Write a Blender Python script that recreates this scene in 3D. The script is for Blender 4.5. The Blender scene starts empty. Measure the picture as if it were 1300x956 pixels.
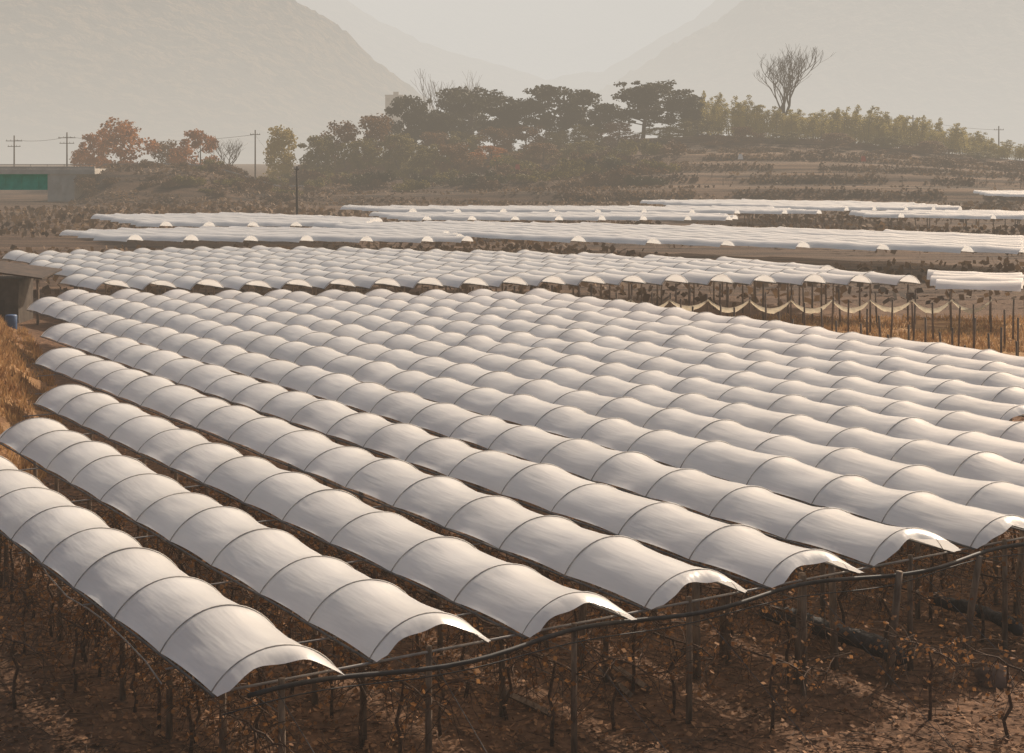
import bpy, math, random
from mathutils import Vector, noise
random.seed(7)
R=math.radians
sc=bpy.context.scene
col=sc.collection
F=2034.0; HZ=190.0; CZ=9.2
def pix(x,y,z):
    Y=(CZ-z)*F/(y-HZ); return ((x-650)/F*Y, Y)
def xat(x,Y): return (x-650)/F*Y
def zat(y,Y): return CZ-(y-HZ)/F*Y
def sstep(a,b,x):
    t=max(0.,min(1.,(x-a)/(b-a))); return t*t*(3-2*t)
def interp(x,pts):
    if x<=pts[0][0]: return pts[0][1]
    for (a,b),(c,d) in zip(pts,pts[1:]):
        if x<=c: return b+(d-b)*(x-a)/(c-a)
    return pts[-1][1]
def nz(x,y,z=0.): return noise.noise(Vector((x,y,z)))

# ------------------------------------------------------------ materials
HAZE=(0.68,0.585,0.475)  # glow colour of the haze painted into the materials
def new_mat(name):
    m=bpy.data.materials.new(name); m.use_nodes=True
    try: m.cycles.emission_sampling='NONE'
    except Exception: pass
    nt=m.node_tree; nt.nodes.clear()
    return m,nt,nt.nodes,nt.links
def nd(N,t,**k):
    n=N.new(t)
    for a,b in k.items(): setattr(n,a,b)
    return n
def paint_haze(nt,shader,L=1350.,col=HAZE,hfac=None):  # air haze painted into the surface as emission, stronger away from the origin
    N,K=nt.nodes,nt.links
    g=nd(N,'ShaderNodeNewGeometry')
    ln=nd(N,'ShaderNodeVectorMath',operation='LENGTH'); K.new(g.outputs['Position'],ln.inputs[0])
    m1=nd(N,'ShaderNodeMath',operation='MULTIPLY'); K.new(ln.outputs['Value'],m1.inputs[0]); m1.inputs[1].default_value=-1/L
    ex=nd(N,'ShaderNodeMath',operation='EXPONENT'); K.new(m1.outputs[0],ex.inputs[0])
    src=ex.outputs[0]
    if hfac:  # painted haze thickens toward the foot of the slope
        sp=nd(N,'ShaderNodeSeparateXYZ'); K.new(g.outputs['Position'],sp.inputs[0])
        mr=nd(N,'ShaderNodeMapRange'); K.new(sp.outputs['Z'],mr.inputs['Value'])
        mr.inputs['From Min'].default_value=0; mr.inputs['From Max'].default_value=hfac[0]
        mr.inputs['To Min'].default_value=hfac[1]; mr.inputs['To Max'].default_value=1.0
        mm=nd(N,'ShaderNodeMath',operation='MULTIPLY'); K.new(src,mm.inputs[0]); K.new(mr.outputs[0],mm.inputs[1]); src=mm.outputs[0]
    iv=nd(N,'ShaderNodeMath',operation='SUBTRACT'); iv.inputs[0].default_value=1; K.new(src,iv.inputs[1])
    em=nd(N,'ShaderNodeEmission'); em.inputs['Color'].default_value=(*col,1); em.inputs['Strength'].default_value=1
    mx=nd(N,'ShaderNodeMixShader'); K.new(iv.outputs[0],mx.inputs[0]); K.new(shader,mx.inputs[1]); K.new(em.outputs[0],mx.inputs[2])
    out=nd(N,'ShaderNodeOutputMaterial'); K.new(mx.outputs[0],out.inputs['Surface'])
def basic(name,c1,c2,scale=4.,rough=.85,bump=.3,bscale=None,trans=0.,spec=.3,metal=0.,stretch=(1,1,1),coords='Object',L=1350.,hcol=HAZE,hfac=None,lo=.35,hi=.65,bdist=.02):
    m,nt,N,K=new_mat(name)
    tc=nd(N,'ShaderNodeTexCoord'); mp=nd(N,'ShaderNodeMapping'); mp.inputs['Scale'].default_value=stretch
    if coords=='World':
        g=nd(N,'ShaderNodeNewGeometry'); K.new(g.outputs['Position'],mp.inputs['Vector'])
    else: K.new(tc.outputs['Object'],mp.inputs['Vector'])
    n1=nd(N,'ShaderNodeTexNoise'); n1.inputs['Scale'].default_value=scale; n1.inputs['Detail'].default_value=6; K.new(mp.outputs[0],n1.inputs['Vector'])
    rp=nd(N,'ShaderNodeValToRGB'); K.new(n1.outputs['Fac'],rp.inputs[0])
    rp.color_ramp.elements[0].position=lo; rp.color_ramp.elements[1].position=hi
    rp.color_ramp.elements[0].color=(*c1,1); rp.color_ramp.elements[1].color=(*c2,1)
    p=nd(N,'ShaderNodeBsdfPrincipled'); K.new(rp.outputs[0],p.inputs['Base Color'])
    p.inputs['Roughness'].default_value=rough; p.inputs['Specular IOR Level'].default_value=spec; p.inputs['Metallic'].default_value=metal
    if bump>0:
        n2=nd(N,'ShaderNodeTexNoise'); n2.inputs['Scale'].default_value=bscale or scale*4; n2.inputs['Detail'].default_value=5; K.new(mp.outputs[0],n2.inputs['Vector'])
        b=nd(N,'ShaderNodeBump'); b.inputs['Strength'].default_value=bump; b.inputs['Distance'].default_value=bdist
        K.new(n2.outputs['Fac'],b.inputs['Height']); K.new(b.outputs[0],p.inputs['Normal'])
    sh=p.outputs[0]
    if trans>0:
        t=nd(N,'ShaderNodeBsdfTranslucent'); K.new(rp.outputs[0],t.inputs['Color'])
        mx=nd(N,'ShaderNodeMixShader'); mx.inputs[0].default_value=trans; K.new(sh,mx.inputs[1]); K.new(t.outputs[0],mx.inputs[2]); sh=mx.outputs[0]
    paint_haze(nt,sh,L,hcol,hfac)
    return m
def film_mat():
    m,nt,N,K=new_mat('white_film')
    tc=nd(N,'ShaderNodeTexCoord'); oi=nd(N,'ShaderNodeObjectInfo')
    def noi(scale,st,detail=4):
        mp=nd(N,'ShaderNodeMapping'); mp.inputs['Scale'].default_value=st; K.new(tc.outputs['Object'],mp.inputs['Vector'])
        n=nd(N,'ShaderNodeTexNoise',noise_dimensions='4D'); n.inputs['Scale'].default_value=scale; n.inputs['Detail'].default_value=detail
        mw=nd(N,'ShaderNodeMath',operation='MULTIPLY'); K.new(oi.outputs['Random'],mw.inputs[0]); mw.inputs[1].default_value=40; K.new(mw.outputs[0],n.inputs['W'])
        K.new(mp.outputs[0],n.inputs['Vector']); return n.outputs['Fac']
    rp=nd(N,'ShaderNodeValToRGB'); K.new(noi(.8,(1,.5,1),4),rp.inputs[0])
    rp.color_ramp.elements[0].position=.28; rp.color_ramp.elements[1].position=.6
    rp.color_ramp.elements[0].color=(.78,.76,.73,1); rp.color_ramp.elements[1].color=(.88,.865,.84,1)
    p=nd(N,'ShaderNodeBsdfPrincipled'); K.new(rp.outputs[0],p.inputs['Base Color']); p.inputs['Roughness'].default_value=.26; p.inputs['Specular IOR Level'].default_value=.55
    b1=nd(N,'ShaderNodeBump'); b1.inputs['Strength'].default_value=.28; b1.inputs['Distance'].default_value=.05; K.new(noi(1.3,(4.5,.6,4.5),2),b1.inputs['Height'])
    b2=nd(N,'ShaderNodeBump'); b2.inputs['Strength'].default_value=.16; b2.inputs['Distance'].default_value=.04; K.new(noi(2.,(1,1,1),2),b2.inputs['Height']); K.new(b1.outputs[0],b2.inputs['Normal'])
    K.new(b2.outputs[0],p.inputs['Normal'])
    t=nd(N,'ShaderNodeBsdfTranslucent'); K.new(rp.outputs[0],t.inputs['Color']); K.new(b2.outputs[0],t.inputs['Normal'])
    mx=nd(N,'ShaderNodeMixShader'); mx.inputs[0].default_value=.37; K.new(p.outputs[0],mx.inputs[1]); K.new(t.outputs[0],mx.inputs[2])
    paint_haze(nt,mx.outputs[0],L=1000.,col=(.70,.65,.58)); return m
M={}
M['film']=film_mat()
M['hoop']=basic('hoop_grey',(.28,.25,.22),(.44,.40,.36),8,.5,0,spec=.4)
M['rail']=basic('dark_rail',(.05,.045,.04),(.12,.11,.10),6,.6,0)
M['galv']=basic('galvanised_pipe',(.20,.18,.165),(.30,.275,.25),6,.6,0)
M['blackpipe']=basic('black_pipe',(.03,.027,.025),(.06,.054,.05),5,.6,0,spec=.3)
M['post']=basic('weathered_post',(.10,.068,.048),(.25,.18,.125),9,.85,.5,30,stretch=(1,1,.25))
M['bark']=basic('vine_bark',(.055,.032,.021),(.13,.08,.052),12,.9,.5,40)
M['treebark']=basic('tree_bark',(.05,.04,.033),(.10,.08,.065),3,.9,.3,10)
M['deadleaf']=basic('dead_leaf',(.15,.065,.027),(.36,.18,.07),2.5,.8,0,trans=.3)
M['litter']=basic('leaf_litter',(.13,.062,.032),(.36,.19,.09),3.,.85,0,trans=.1,coords='World')
M['drygrass']=basic('dry_grass',(.24,.12,.05),(.44,.27,.12),1.2,.8,0,trans=.3,coords='World')
M['pine']=basic('pine_foliage',(.022,.022,.010),(.07,.062,.026),.8,.8,0,trans=.2)
M['olive']=basic('olive_foliage',(.065,.055,.017),(.17,.135,.04),.8,.8,0,trans=.3)
M['brownf']=basic('brown_foliage',(.075,.04,.018),(.18,.10,.042),.8,.8,0,trans=.3)
M['orange']=basic('orange_foliage',(.18,.065,.02),(.38,.16,.05),.8,.8,0,trans=.35)
M['yellow']=basic('yellow_foliage',(.20,.15,.04),(.36,.27,.08),.8,.8,0,trans=.3)
M['bamboo']=basic('bamboo_foliage',(.15,.13,.035),(.36,.29,.09),.5,.8,0,trans=.4)
M['shrub']=basic('dry_shrub',(.06,.034,.019),(.17,.10,.05),.8,.85,0,trans=.2)
M['scrub']=basic('dry_scrub',(.055,.032,.019),(.20,.125,.068),.15,.85,0,trans=.2,coords='World')
M['net']=basic('cream_net',(.52,.46,.35),(.68,.61,.47),5,.8,.3,30,trans=.4)
M['concrete']=basic('concrete',(.34,.31,.27),(.46,.42,.37),.6,.85,.2,5,L=1800)
M['green']=basic('green_paint',(.015,.32,.22),(.03,.42,.30),.8,.5,0,L=3000)
M['shed']=basic('shed_sheet',(.030,.021,.016),(.07,.045,.032),2,.8,.3,12)
M['shedwall']=basic('shed_wall',(.05,.035,.026),(.10,.075,.055),2,.8,.3,12)
M['blue']=basic('blue_plastic',(.03,.06,.13),(.05,.10,.20),3,.5,0)
M['tarp']=basic('dark_tarp',(.018,.016,.015),(.06,.05,.045),3,.7,.8,10,spec=.3,bdist=.05)
M['wall']=basic('pale_render',(.20,.185,.17),(.26,.24,.22),.3,.9,0,L=1000)
M['glass']=basic('dark_window',(.06,.06,.06),(.09,.09,.09),1,.3,0,L=1000)
M['roof']=basic('grey_roof',(.12,.11,.10),(.2,.17,.15),1,.8,0,L=1000)
M['white']=basic('white_cloth',(.7,.69,.66),(.8,.79,.76),4,.8,.2,20)
M['red']=basic('red_cloth',(.4,.06,.04),(.5,.09,.06),4,.8,.2,20)
M['rock']=basic('rock',(.08,.05,.035),(.17,.11,.08),2,.9,.6,12)

def ground_mat():
    m,nt,N,K=new_mat('vineyard_soil')
    g=nd(N,'ShaderNodeNewGeometry')
    def noi(s,d=6,st=None,rot=None):
        n=nd(N,'ShaderNodeTexNoise'); n.inputs['Scale'].default_value=s; n.inputs['Detail'].default_value=d
        if st:
            mp=nd(N,'ShaderNodeMapping'); mp.inputs['Scale'].default_value=st
            if rot: mp.inputs['Rotation'].default_value=rot
            K.new(g.outputs['Position'],mp.inputs['Vector']); K.new(mp.outputs[0],n.inputs['Vector'])
        else: K.new(g.outputs['Position'],n.inputs['Vector'])
        return n.outputs['Fac']
    def ramp(f,a,b,lo=.35,hi=.65):
        r=nd(N,'ShaderNodeValToRGB'); K.new(f,r.inputs[0]); r.color_ramp.elements[0].position=lo; r.color_ramp.elements[1].position=hi
        r.color_ramp.elements[0].color=(*a,1); r.color_ramp.elements[1].color=(*b,1); return r.outputs[0]
    def mix(f,a,b,bt='MIX'):
        x=nd(N,'ShaderNodeMix',data_type='RGBA',blend_type=bt)
        if isinstance(f,float): x.inputs[0].default_value=f
        else: K.new(f,x.inputs[0])
        K.new(a,x.inputs[6]); K.new(b,x.inputs[7]); return x.outputs[2]
    soil=mix(noi(.12,4),ramp(noi(2.2,8),(.055,.029,.017),(.175,.095,.055)),ramp(noi(6,6),(.08,.043,.025),(.21,.12,.07)))
    far=ramp(noi(.3,7,(.25,2.2,1),(0,0,.12)),(.022,.013,.009),(.115,.07,.044))
    sep=nd(N,'ShaderNodeSeparateXYZ'); K.new(g.outputs['Position'],sep.inputs[0])
    mr=nd(N,'ShaderNodeMapRange'); K.new(sep.outputs['Y'],mr.inputs['Value']); mr.inputs['From Min'].default_value=80; mr.inputs['From Max'].default_value=105
    base=mix(mr.outputs[0],soil,far)
    at=nd(N,'ShaderNodeVertexColor',layer_name='region'); sc_=nd(N,'ShaderNodeSeparateColor'); K.new(at.outputs['Color'],sc_.inputs[0])
    och=ramp(noi(1.4,7),(.20,.10,.042),(.40,.24,.105))
    base=mix(sc_.outputs[0],base,och)
    bank=ramp(noi(.3,8,(.3,1,4.)),(.012,.007,.005),(.085,.05,.029))
    base=mix(sc_.outputs[1],base,bank)
    terr=ramp(noi(.35,7,(.12,1.6,5.)),(.035,.022,.014),(.16,.10,.062),.4,.6)
    base=mix(sc_.outputs[2],base,terr)
    p=nd(N,'ShaderNodeBsdfPrincipled'); K.new(base,p.inputs['Base Color']); p.inputs['Roughness'].default_value=.95; p.inputs['Specular IOR Level'].default_value=.1
    b=nd(N,'ShaderNodeBump'); b.inputs['Strength'].default_value=.9; b.inputs['Distance'].default_value=.14
    K.new(noi(3.5,8),b.inputs['Height']); K.new(b.outputs[0],p.inputs['Normal'])
    paint_haze(nt,p.outputs[0])
    return m
M['ground']=ground_mat()
def mountain_mat(name,L,hf,c1,c2,hcol,sc_=.06,bd=14):  # hcol is the painted haze glow of each range
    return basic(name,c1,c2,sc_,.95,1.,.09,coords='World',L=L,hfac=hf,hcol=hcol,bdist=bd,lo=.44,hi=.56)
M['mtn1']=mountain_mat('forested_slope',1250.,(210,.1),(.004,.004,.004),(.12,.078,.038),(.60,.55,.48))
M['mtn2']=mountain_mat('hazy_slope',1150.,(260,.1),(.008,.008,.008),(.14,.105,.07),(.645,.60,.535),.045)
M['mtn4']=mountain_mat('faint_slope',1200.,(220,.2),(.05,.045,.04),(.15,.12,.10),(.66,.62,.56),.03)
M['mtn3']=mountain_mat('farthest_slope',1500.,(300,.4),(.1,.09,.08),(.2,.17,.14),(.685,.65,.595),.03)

# ------------------------------------------------------------ builders
class MB:
    def __init__(s): s.v=[]; s.f=[]
    def box(s,c,d,rz=0.):
        x,y,z=c; a,b,h=d[0]/2,d[1]/2,d[2]/2; n=len(s.v); ca,sa=math.cos(rz),math.sin(rz)
        for dz in (-h,h):
            for dx,dy in ((-a,-b),(a,-b),(a,b),(-a,b)):
                s.v.append((x+dx*ca-dy*sa,y+dx*sa+dy*ca,z+dz))
        s.f+= [(n,n+3,n+2,n+1),(n+4,n+5,n+6,n+7),(n,n+1,n+5,n+4),(n+1,n+2,n+6,n+5),(n+2,n+3,n+7,n+6),(n+3,n,n+4,n+7)]
    def tube(s,pts,r,seg=6,cap=True):
        pts=[Vector(p) for p in pts]; k=len(pts); rs=r if isinstance(r,(list,tuple)) else [r]*k
        base=len(s.v)
        for i,p in enumerate(pts):
            d=(pts[min(i+1,k-1)]-pts[max(i-1,0)]).normalized()
            up=Vector((0,0,1)) if abs(d.z)<.9 else Vector((0,1,0))
            a=d.cross(up).normalized(); b=a.cross(d)
            for j in range(seg):
                t=2*math.pi*j/seg
                q=p+(a*math.cos(t)+b*math.sin(t))*rs[i]; s.v.append(q[:])
        for i in range(k-1):
            for j in range(seg):
                a0=base+i*seg+j; a1=base+i*seg+(j+1)%seg
                s.f.append((a0,a1,a1+seg,a0+seg))
        if cap:
            s.f.append(tuple(base+j for j in range(seg))[::-1]); s.f.append(tuple(base+(k-1)*seg+j for j in range(seg)))
    def quad(s,c,size,rnd=random,flat=0.,asp=1.):
        n=Vector((rnd.gauss(0,1),rnd.gauss(0,1),rnd.gauss(0,1)*(1-flat)+flat*3)).normalized()
        a=n.orthogonal().normalized(); b=n.cross(a); t=rnd.uniform(0,6.28)
        a,b=a*math.cos(t)+b*math.sin(t), b*math.cos(t)-a*math.sin(t)
        a*=size*.5; b*=size*.5*asp; c=Vector(c); k=len(s.v)
        s.v+=[(c-a-b*.6)[:],(c+a*.7-b)[:],(c+a+b*.5)[:],(c-a*.6+b)[:]]
        s.f.append((k,k+1,k+2,k+3))
    def mesh(s,name,mat,smooth=False):
        me=bpy.data.meshes.new(name); me.from_pydata(s.v,[],s.f); me.materials.append(mat)
        if smooth: me.polygons.foreach_set('use_smooth',[True]*len(me.polygons))
        me.update(); return me
def tag(o,label=None,cat=None,group=None,kind=None):
    if label: o['label']=label
    if cat: o['category']=cat
    if group: o['group']=group
    if kind: o['kind']=kind
    return o
def put(name,me,parent=None,loc=(0,0,0),rz=0.,scale=(1,1,1)):
    o=bpy.data.objects.new(name,me); col.objects.link(o); o.location=loc; o.rotation_euler=(0,0,rz); o.scale=scale
    if parent: o.parent=parent
    return o
def empty(name,loc,rz=0.,scale=(1,1,1)):
    return put(name,None,None,loc,rz,scale)

# ------------------------------------------------------------ terrain
CA,SA=math.cos(R(32.3)),math.sin(R(32.3))
VEND=44.4
TOE=[(0,-11.8),(36,-12.7),(40,-12.8),(46,-13.8),(54,-15.7),(62,-18.2),(73,-22.1),(81,-25.2),(100,-35),(140,-52),(300,-90)]
RIDGE=[(-75,1.5),(-52,4.4),(-29,4.9),(-9.6,6.3),(9.6,8.2),(28.8,10.7),(48,11.5),(67,11),(86,9.6),(105,7.3),(125,5.4),(220,3)]
def terrain(X,Y):
    z=0.
    d=interp(Y,TOE)-X
    if d>0 and Y<150:
        z+=(3.4*(1-math.exp(-d/4.2)))*(1-sstep(100,150,Y))*sstep(0,.8,d)
    if Y>255:
        left=sstep(262+28*(1-sstep(-80,-70,X)),292+8*(1-sstep(-80,-70,X)),Y)*5.7*sstep(-83,-78,X)*(1-sstep(-62,-35,X))*(1-sstep(312,345,Y))
        rg=interp(X,RIDGE)
        t=(Y-272)/(388-272)
        stair=.22*sstep(.02,.08,t)+.18*sstep(.24,.29,t)+.15*sstep(.42,.47,t)+.15*sstep(.58,.63,t)+.30*sstep(.76,.98,t)
        mound=rg*stair*(sstep(-70,-40,X))*(1-sstep(410,520,Y))
        z+=max(left,mound)+1.2*sstep(300,420,Y)
    if 60<Y<3000: z+=.10*nz(X*.08,Y*.08)
    if Y<=60: z+=.07*nz(X*.7,Y*.7)+.05*nz(X*2.1,Y*2.1)
    if Y>258: z+=.35*nz(X*.05,Y*.09,3)
    return z
def axis(a):
    out=[a[0][0]]
    for (s,e,st) in a:
        n=max(1,int(round((e-s)/st)))
        out+=[s+(e-s)*(i+1)/n for i in range(n)]
    return out
xs=axis([(-5000,-1000,800),(-1000,-200,80),(-200,-92,7),(-92,-66,2),(-66,-30,3),(-30,26,.8),(26,60,2),(60,170,5),(170,1000,80),(1000,5000,800)])
ys=axis([(-60,16,8),(16,50,.8),(50,100,1.4),(100,255,5),(255,420,2.2),(420,1000,40),(1000,8000,700)])
mb=MB(); reg=[]
for Y in ys:
    for X in xs:
        mb.v.append((X,Y,terrain(X,Y)))
        d=interp(Y,TOE)-X
        o=sstep(-.6,.6,d)*(1-sstep(90,120,Y))*min(1,.55+.9*nz(X*.5,Y*.5))
        v=CA*X+SA*Y
        o=max(o, sstep(VEND-.2,VEND+1.2,v)*(1-sstep(85,88,Y))*sstep(50,60,Y)*.9)
        b=sstep(256,268,Y)
        reg+=[max(0,o),b,sstep(-5,45,X)*sstep(258,270,Y),1]
nx=len(xs)
for j in range(len(ys)-1):
    for i in range(nx-1):
        a=j*nx+i; mb.f.append((a,a+1,a+nx+1,a+nx))
me=mb.mesh('ground',M['ground'],True)
ca=me.color_attributes.new('region','FLOAT_COLOR','POINT'); ca.data.foreach_set('color',reg)
tag(put('ground',me),'brown vineyard soil running back to a low wooded rise','ground',kind='structure')

def mountain(D,ridge,depth,mat,label,seed,x0=-400,x1=1700,n=420,m=60,lob=.10):
    mb=MB(); k=D/1500
    for j in range(m+1):
        t=j/m
        for i in range(n+1):
            px=x0+(x1-x0)*i/n
            zr=zat(interp(px,ridge),D)
            X=xat(px,D); Y=D-depth*(1-t)
            g=nz(X*.006/k+seed,Y*.004/k,seed)*lob+nz(X*.02/k,Y*.014/k+seed,2)*.06
            z=zr*t**.85*(1+g*(4*t*(1-t)))
            if zr>15: z+=((nz(X*.02/k,seed,1)*7+nz(X*.06/k,seed,1)*3)*sstep(.6,1,t)+(nz(X*.13/k,Y*.13/k,5)+nz(X*.3/k,Y*.3/k,8))*4.5)*k*.7*sstep(0,.2,t)
            mb.v.append((X,Y,max(z,-1)+.5))
    for i in range(n+1):
        px=x0+(x1-x0)*i/n; mb.v.append((xat(px,D),D+depth,-2))
    for j in range(m+1):
        for i in range(n):
            a=j*(n+1)+i; mb.f.append((a,a+1,a+n+2,a+n+1))
    tag(put('mountain',mb.mesh('mountain',mat,True)),label,'mountain',kind='structure')
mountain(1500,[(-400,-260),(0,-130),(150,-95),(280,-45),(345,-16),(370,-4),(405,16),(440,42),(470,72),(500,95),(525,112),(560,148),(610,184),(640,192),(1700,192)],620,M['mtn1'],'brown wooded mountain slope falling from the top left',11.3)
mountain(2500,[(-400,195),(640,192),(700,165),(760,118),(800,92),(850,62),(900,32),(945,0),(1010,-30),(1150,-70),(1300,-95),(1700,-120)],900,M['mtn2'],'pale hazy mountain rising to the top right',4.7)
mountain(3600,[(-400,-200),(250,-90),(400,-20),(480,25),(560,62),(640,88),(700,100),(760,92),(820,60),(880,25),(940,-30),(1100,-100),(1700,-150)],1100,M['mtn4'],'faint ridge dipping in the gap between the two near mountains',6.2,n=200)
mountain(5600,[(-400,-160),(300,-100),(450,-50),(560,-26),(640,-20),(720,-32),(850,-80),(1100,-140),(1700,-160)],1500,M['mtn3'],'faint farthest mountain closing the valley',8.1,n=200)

# ------------------------------------------------------------ tunnels
W,H,BZ=.88,.49,2.0
def arc(u,w=W,h=H):
    Rr=(w*w+h*h)/(2*h); A=math.asin(w/Rr); th=-A+2*A*u
    return Rr*math.sin(th), Rr*math.cos(th)-(Rr-h), th
def hoop_mesh(r,seg=16,k=5,w=W,h=H,out=.006):
    mb=MB(); mb.tube([(arc(i/seg,w+out,h+out)[0],0,arc(i/seg,w+out,h+out)[1]) for i in range(seg+1)],r,k); return mb.mesh('hoop',M['hoop'],True)
def film(hoops,hs,na,nl,rng,flap=1.,amp0=(.07,.14)):
    mb=MB(); lines=[]
    ext_l,ext_r=rng.uniform(.0,.10)*flap,rng.uniform(.22,.48)*flap
    pw=rng.uniform(1.1,1.7); ph=rng.uniform(0,6)
    def row(y,hf,sag,e=0,sgn=-1,edge=0.,s=0.,dense=0.):
        L=[]
        for i in range(na+1):
            u=i/na; x,z,th=arc(u); z*=hf
            c=abs(2*u-1)
            k=sag*(1-c**3)
            x2=x-math.sin(th)*k; z2=z-math.cos(th)*k
            yy=y
            if e>0:
                ex=((.24*flap+.03)+ (ext_r if u>.5 else ext_l)*c**pw*(1-.75*sstep(.80,1,c))-.10*flap*sstep(.8,1,c)+.04*flap*math.sin(13*u+ph))
                yy=y+sgn*e*ex
                # the loose lip curls in and down over the last hoop
                z2-=flap*(e*e*.12*(1-c*c))+ flap*.035*e*math.sin(16*u+ph)*(1-c)
                x2-=flap*e*e*.05*math.sin(th)*(1-c)
            wv=.022*nz(x2*1.6+y*.3,yy*1.1,ph)+.010*nz(x2*5.,yy*2.3+x2*2,3.3+ph)
            if sag>0: wv+=.017*math.sin(u*23+ph+yy*.4)*(1-4*s*(1-s))**2*(1-c)
            wv*= (.2 if sag<=0.001 and e==0 else 1)
            L.append((x2+math.sin(th)*wv,yy,z2+math.cos(th)*wv+BZ+(.035*edge if c>.97 else 0)))
        return L
    for e in ((1,.8,.6,.4,.2) if flap>.5 else (1,)): lines.append(row(hoops[0],hs[0],0,e,-1))
    for a in range(len(hoops)-1):
        amp=rng.uniform(*amp0); skew=rng.uniform(.8,1.25)
        for q in range(nl):
            s=q/nl; sp=s**skew; sg=(4*sp*(1-sp))**.8*amp if q else 0
            lines.append(row(hoops[a]+(hoops[a+1]-hoops[a])*s, hs[a]+(hs[a+1]-hs[a])*s, sg,edge=4*s*(1-s),s=s))
    lines.append(row(hoops[-1],hs[-1],0))
    for e in ((.25,.5,.75,1) if flap>.5 else (1,)): lines.append(row(hoops[-1],hs[-1],0,e*.6,1))
    for L in lines: mb.v+=L
    n=na+1
    for j in range(len(lines)-1):
        for i in range(na):
            a=j*n+i; mb.f.append((a,a+1,a+n+1,a+n))
    return mb.mesh('plastic_cover',M['film'],True)
pmb=MB(); pmb.tube([(0,0,-.3),(0.01,0,1),(0,0,BZ+.02)],[.055,.05,.045],8); post_me=pmb.mesh('post',M['post'],True)
hoopA=hoop_mesh(.0115); hoopB=hoop_mesh(.016,12,4)
def tunnel(v,u0,u1,az,label,group,rng,bay=2.1,detail=2,posts=0,wide=1.):
    a=R(az); ca,sa=math.cos(a),math.sin(a)
    loc=(v*ca-u0*sa, v*sa+u0*ca, 0)
    root=empty('film_tunnel',loc,a,(wide,1,1))
    tag(root,label,'tunnel',group)
    Lr=u1-u0; nb=max(1,int(round(Lr/bay))); b=Lr/nb
    hp=[k*b+(rng.uniform(-.14,.14) if 0<k<nb else 0) for k in range(nb+1)]
    hs=[rng.uniform(.9,1.1) for _ in hp]
    na,nl={2:(24,12),1:(12,6),0:(8,4)}[detail]
    put('plastic_cover',film(hp,hs,na,nl,rng,1. if detail==2 else .1,(.04,.10) if detail==2 else (.03,.07)),root)
    if detail>=1:
        for y,h in zip(hp,hs):
            put('hoop',hoopA if detail==2 else hoopB,root,(0,y,BZ),rng.uniform(-.03,.03),(1,1,h))
        for s in (-1,1):
            mb=MB(); mb.tube([(s*(W+.02),hp[0]-.12,BZ-.02)]+[(s*(W+.02)+rng.uniform(-.01,.01),y,BZ-.02+rng.uniform(-.015,.015)) for y in hp]+[(s*(W+.02),hp[-1]+.2,BZ-.02)],.02,5)
            put('side_rail',mb.mesh('side_rail',M['rail'],True),root)
    for k,y in enumerate(hp[:posts]):
        put('post',post_me,root,(rng.uniform(-.08,.08),y+rng.uniform(-.05,.05),0),rng.uniform(0,6))
    if posts and detail==2:
        mb=MB()
        for zz in (1.05,1.55):
            mb.tube([(0.06,hp[0],zz)]+[(.06,y,zz-.02) for y in hp[1:posts+2]],.008,4)
        put('trellis_wire',mb.mesh('trellis_wire',M['rail']),root)
    return root
ORD=['first','second','third','fourth','fifth','sixth','seventh','eighth','ninth','tenth','eleventh','twelfth','thirteenth','fourteenth','fifteenth','sixteenth','seventeenth','eighteenth','nineteenth','twentieth','twenty-first','twenty-second','twenty-third','twenty-fourth','twenty-fifth','twenty-sixth','twenty-seventh','twenty-eighth','twenty-ninth','thirtieth','thirty-first','thirty-second','thirty-third','thirty-fourth','thirty-fifth','thirty-sixth']
AZ=32.3; V0=8.9; DV=2.43
VS=[V0+DV*i for i in range(7)]
while VS[-1]<41.9: VS.append(VS[-1]+2.08)
FARA=[(8.9,36),(11.33,40.2),(13.8,46),(16.2,54),(18.7,62.4),(21.1,73),(22.6,77.5),(24,76),(40.8,65.8),(46,62)]
NA=len(VS); GA='long tunnels of the front vineyard block'
rng=random.Random(3)
for i,v in enumerate(VS):
    u0=20.15+rng.uniform(-.12,.12)
    if v>33: u0=28.5
    u1=interp(v,FARA)+rng.uniform(-.5,.5)
    lab='%s white film tunnel of the front block, counted from the bottom left corner'%ORD[i]
    if i==0: lab='nearest white film tunnel, at the lower left edge of the front block'
    if i==NA-1: lab='last white film tunnel of the front block, beside the posts and cream netting'
    tunnel(v,u0,u1,AZ,lab,GA,rng,posts=12 if i<9 else 6,wide=1.03 if i<3 else (1.07 if i<7 else 1.10))
def field(poly,az,spacing,detail,labf,group,seed,bay=2.6,minlen=2.5,z=BZ,posts=0):
    rng=random.Random(seed); a=R(az); ca,sa=math.cos(a),math.sin(a)
    P=[pix(x,y,z) for x,y in poly]; Q=[(X*ca+Y*sa,-X*sa+Y*ca) for X,Y in P]
    v=min(q[0] for q in Q)+spacing*.4; vm=max(q[0] for q in Q); rows=[]
    while v<vm:
        us=[]
        for (a0,b0),(a1,b1) in zip(Q,Q[1:]+Q[:1]):
            if (a0-v)*(a1-v)<0: us.append(b0+(b1-b0)*(v-a0)/(a1-a0))
        us.sort()
        for k in range(0,len(us)-1,2):
            if us[k+1]-us[k]>minlen: rows.append((v,us[k]+rng.uniform(-.2,.2),us[k+1]+rng.uniform(-.4,.4)))
        v+=spacing
    for k,(v,u0,u1) in enumerate(rows):
        tunnel(v,u0,u1,az,labf(k,len(rows)),group,rng,bay,detail,posts=posts,wide=1.06)
    return len(rows)
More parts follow.
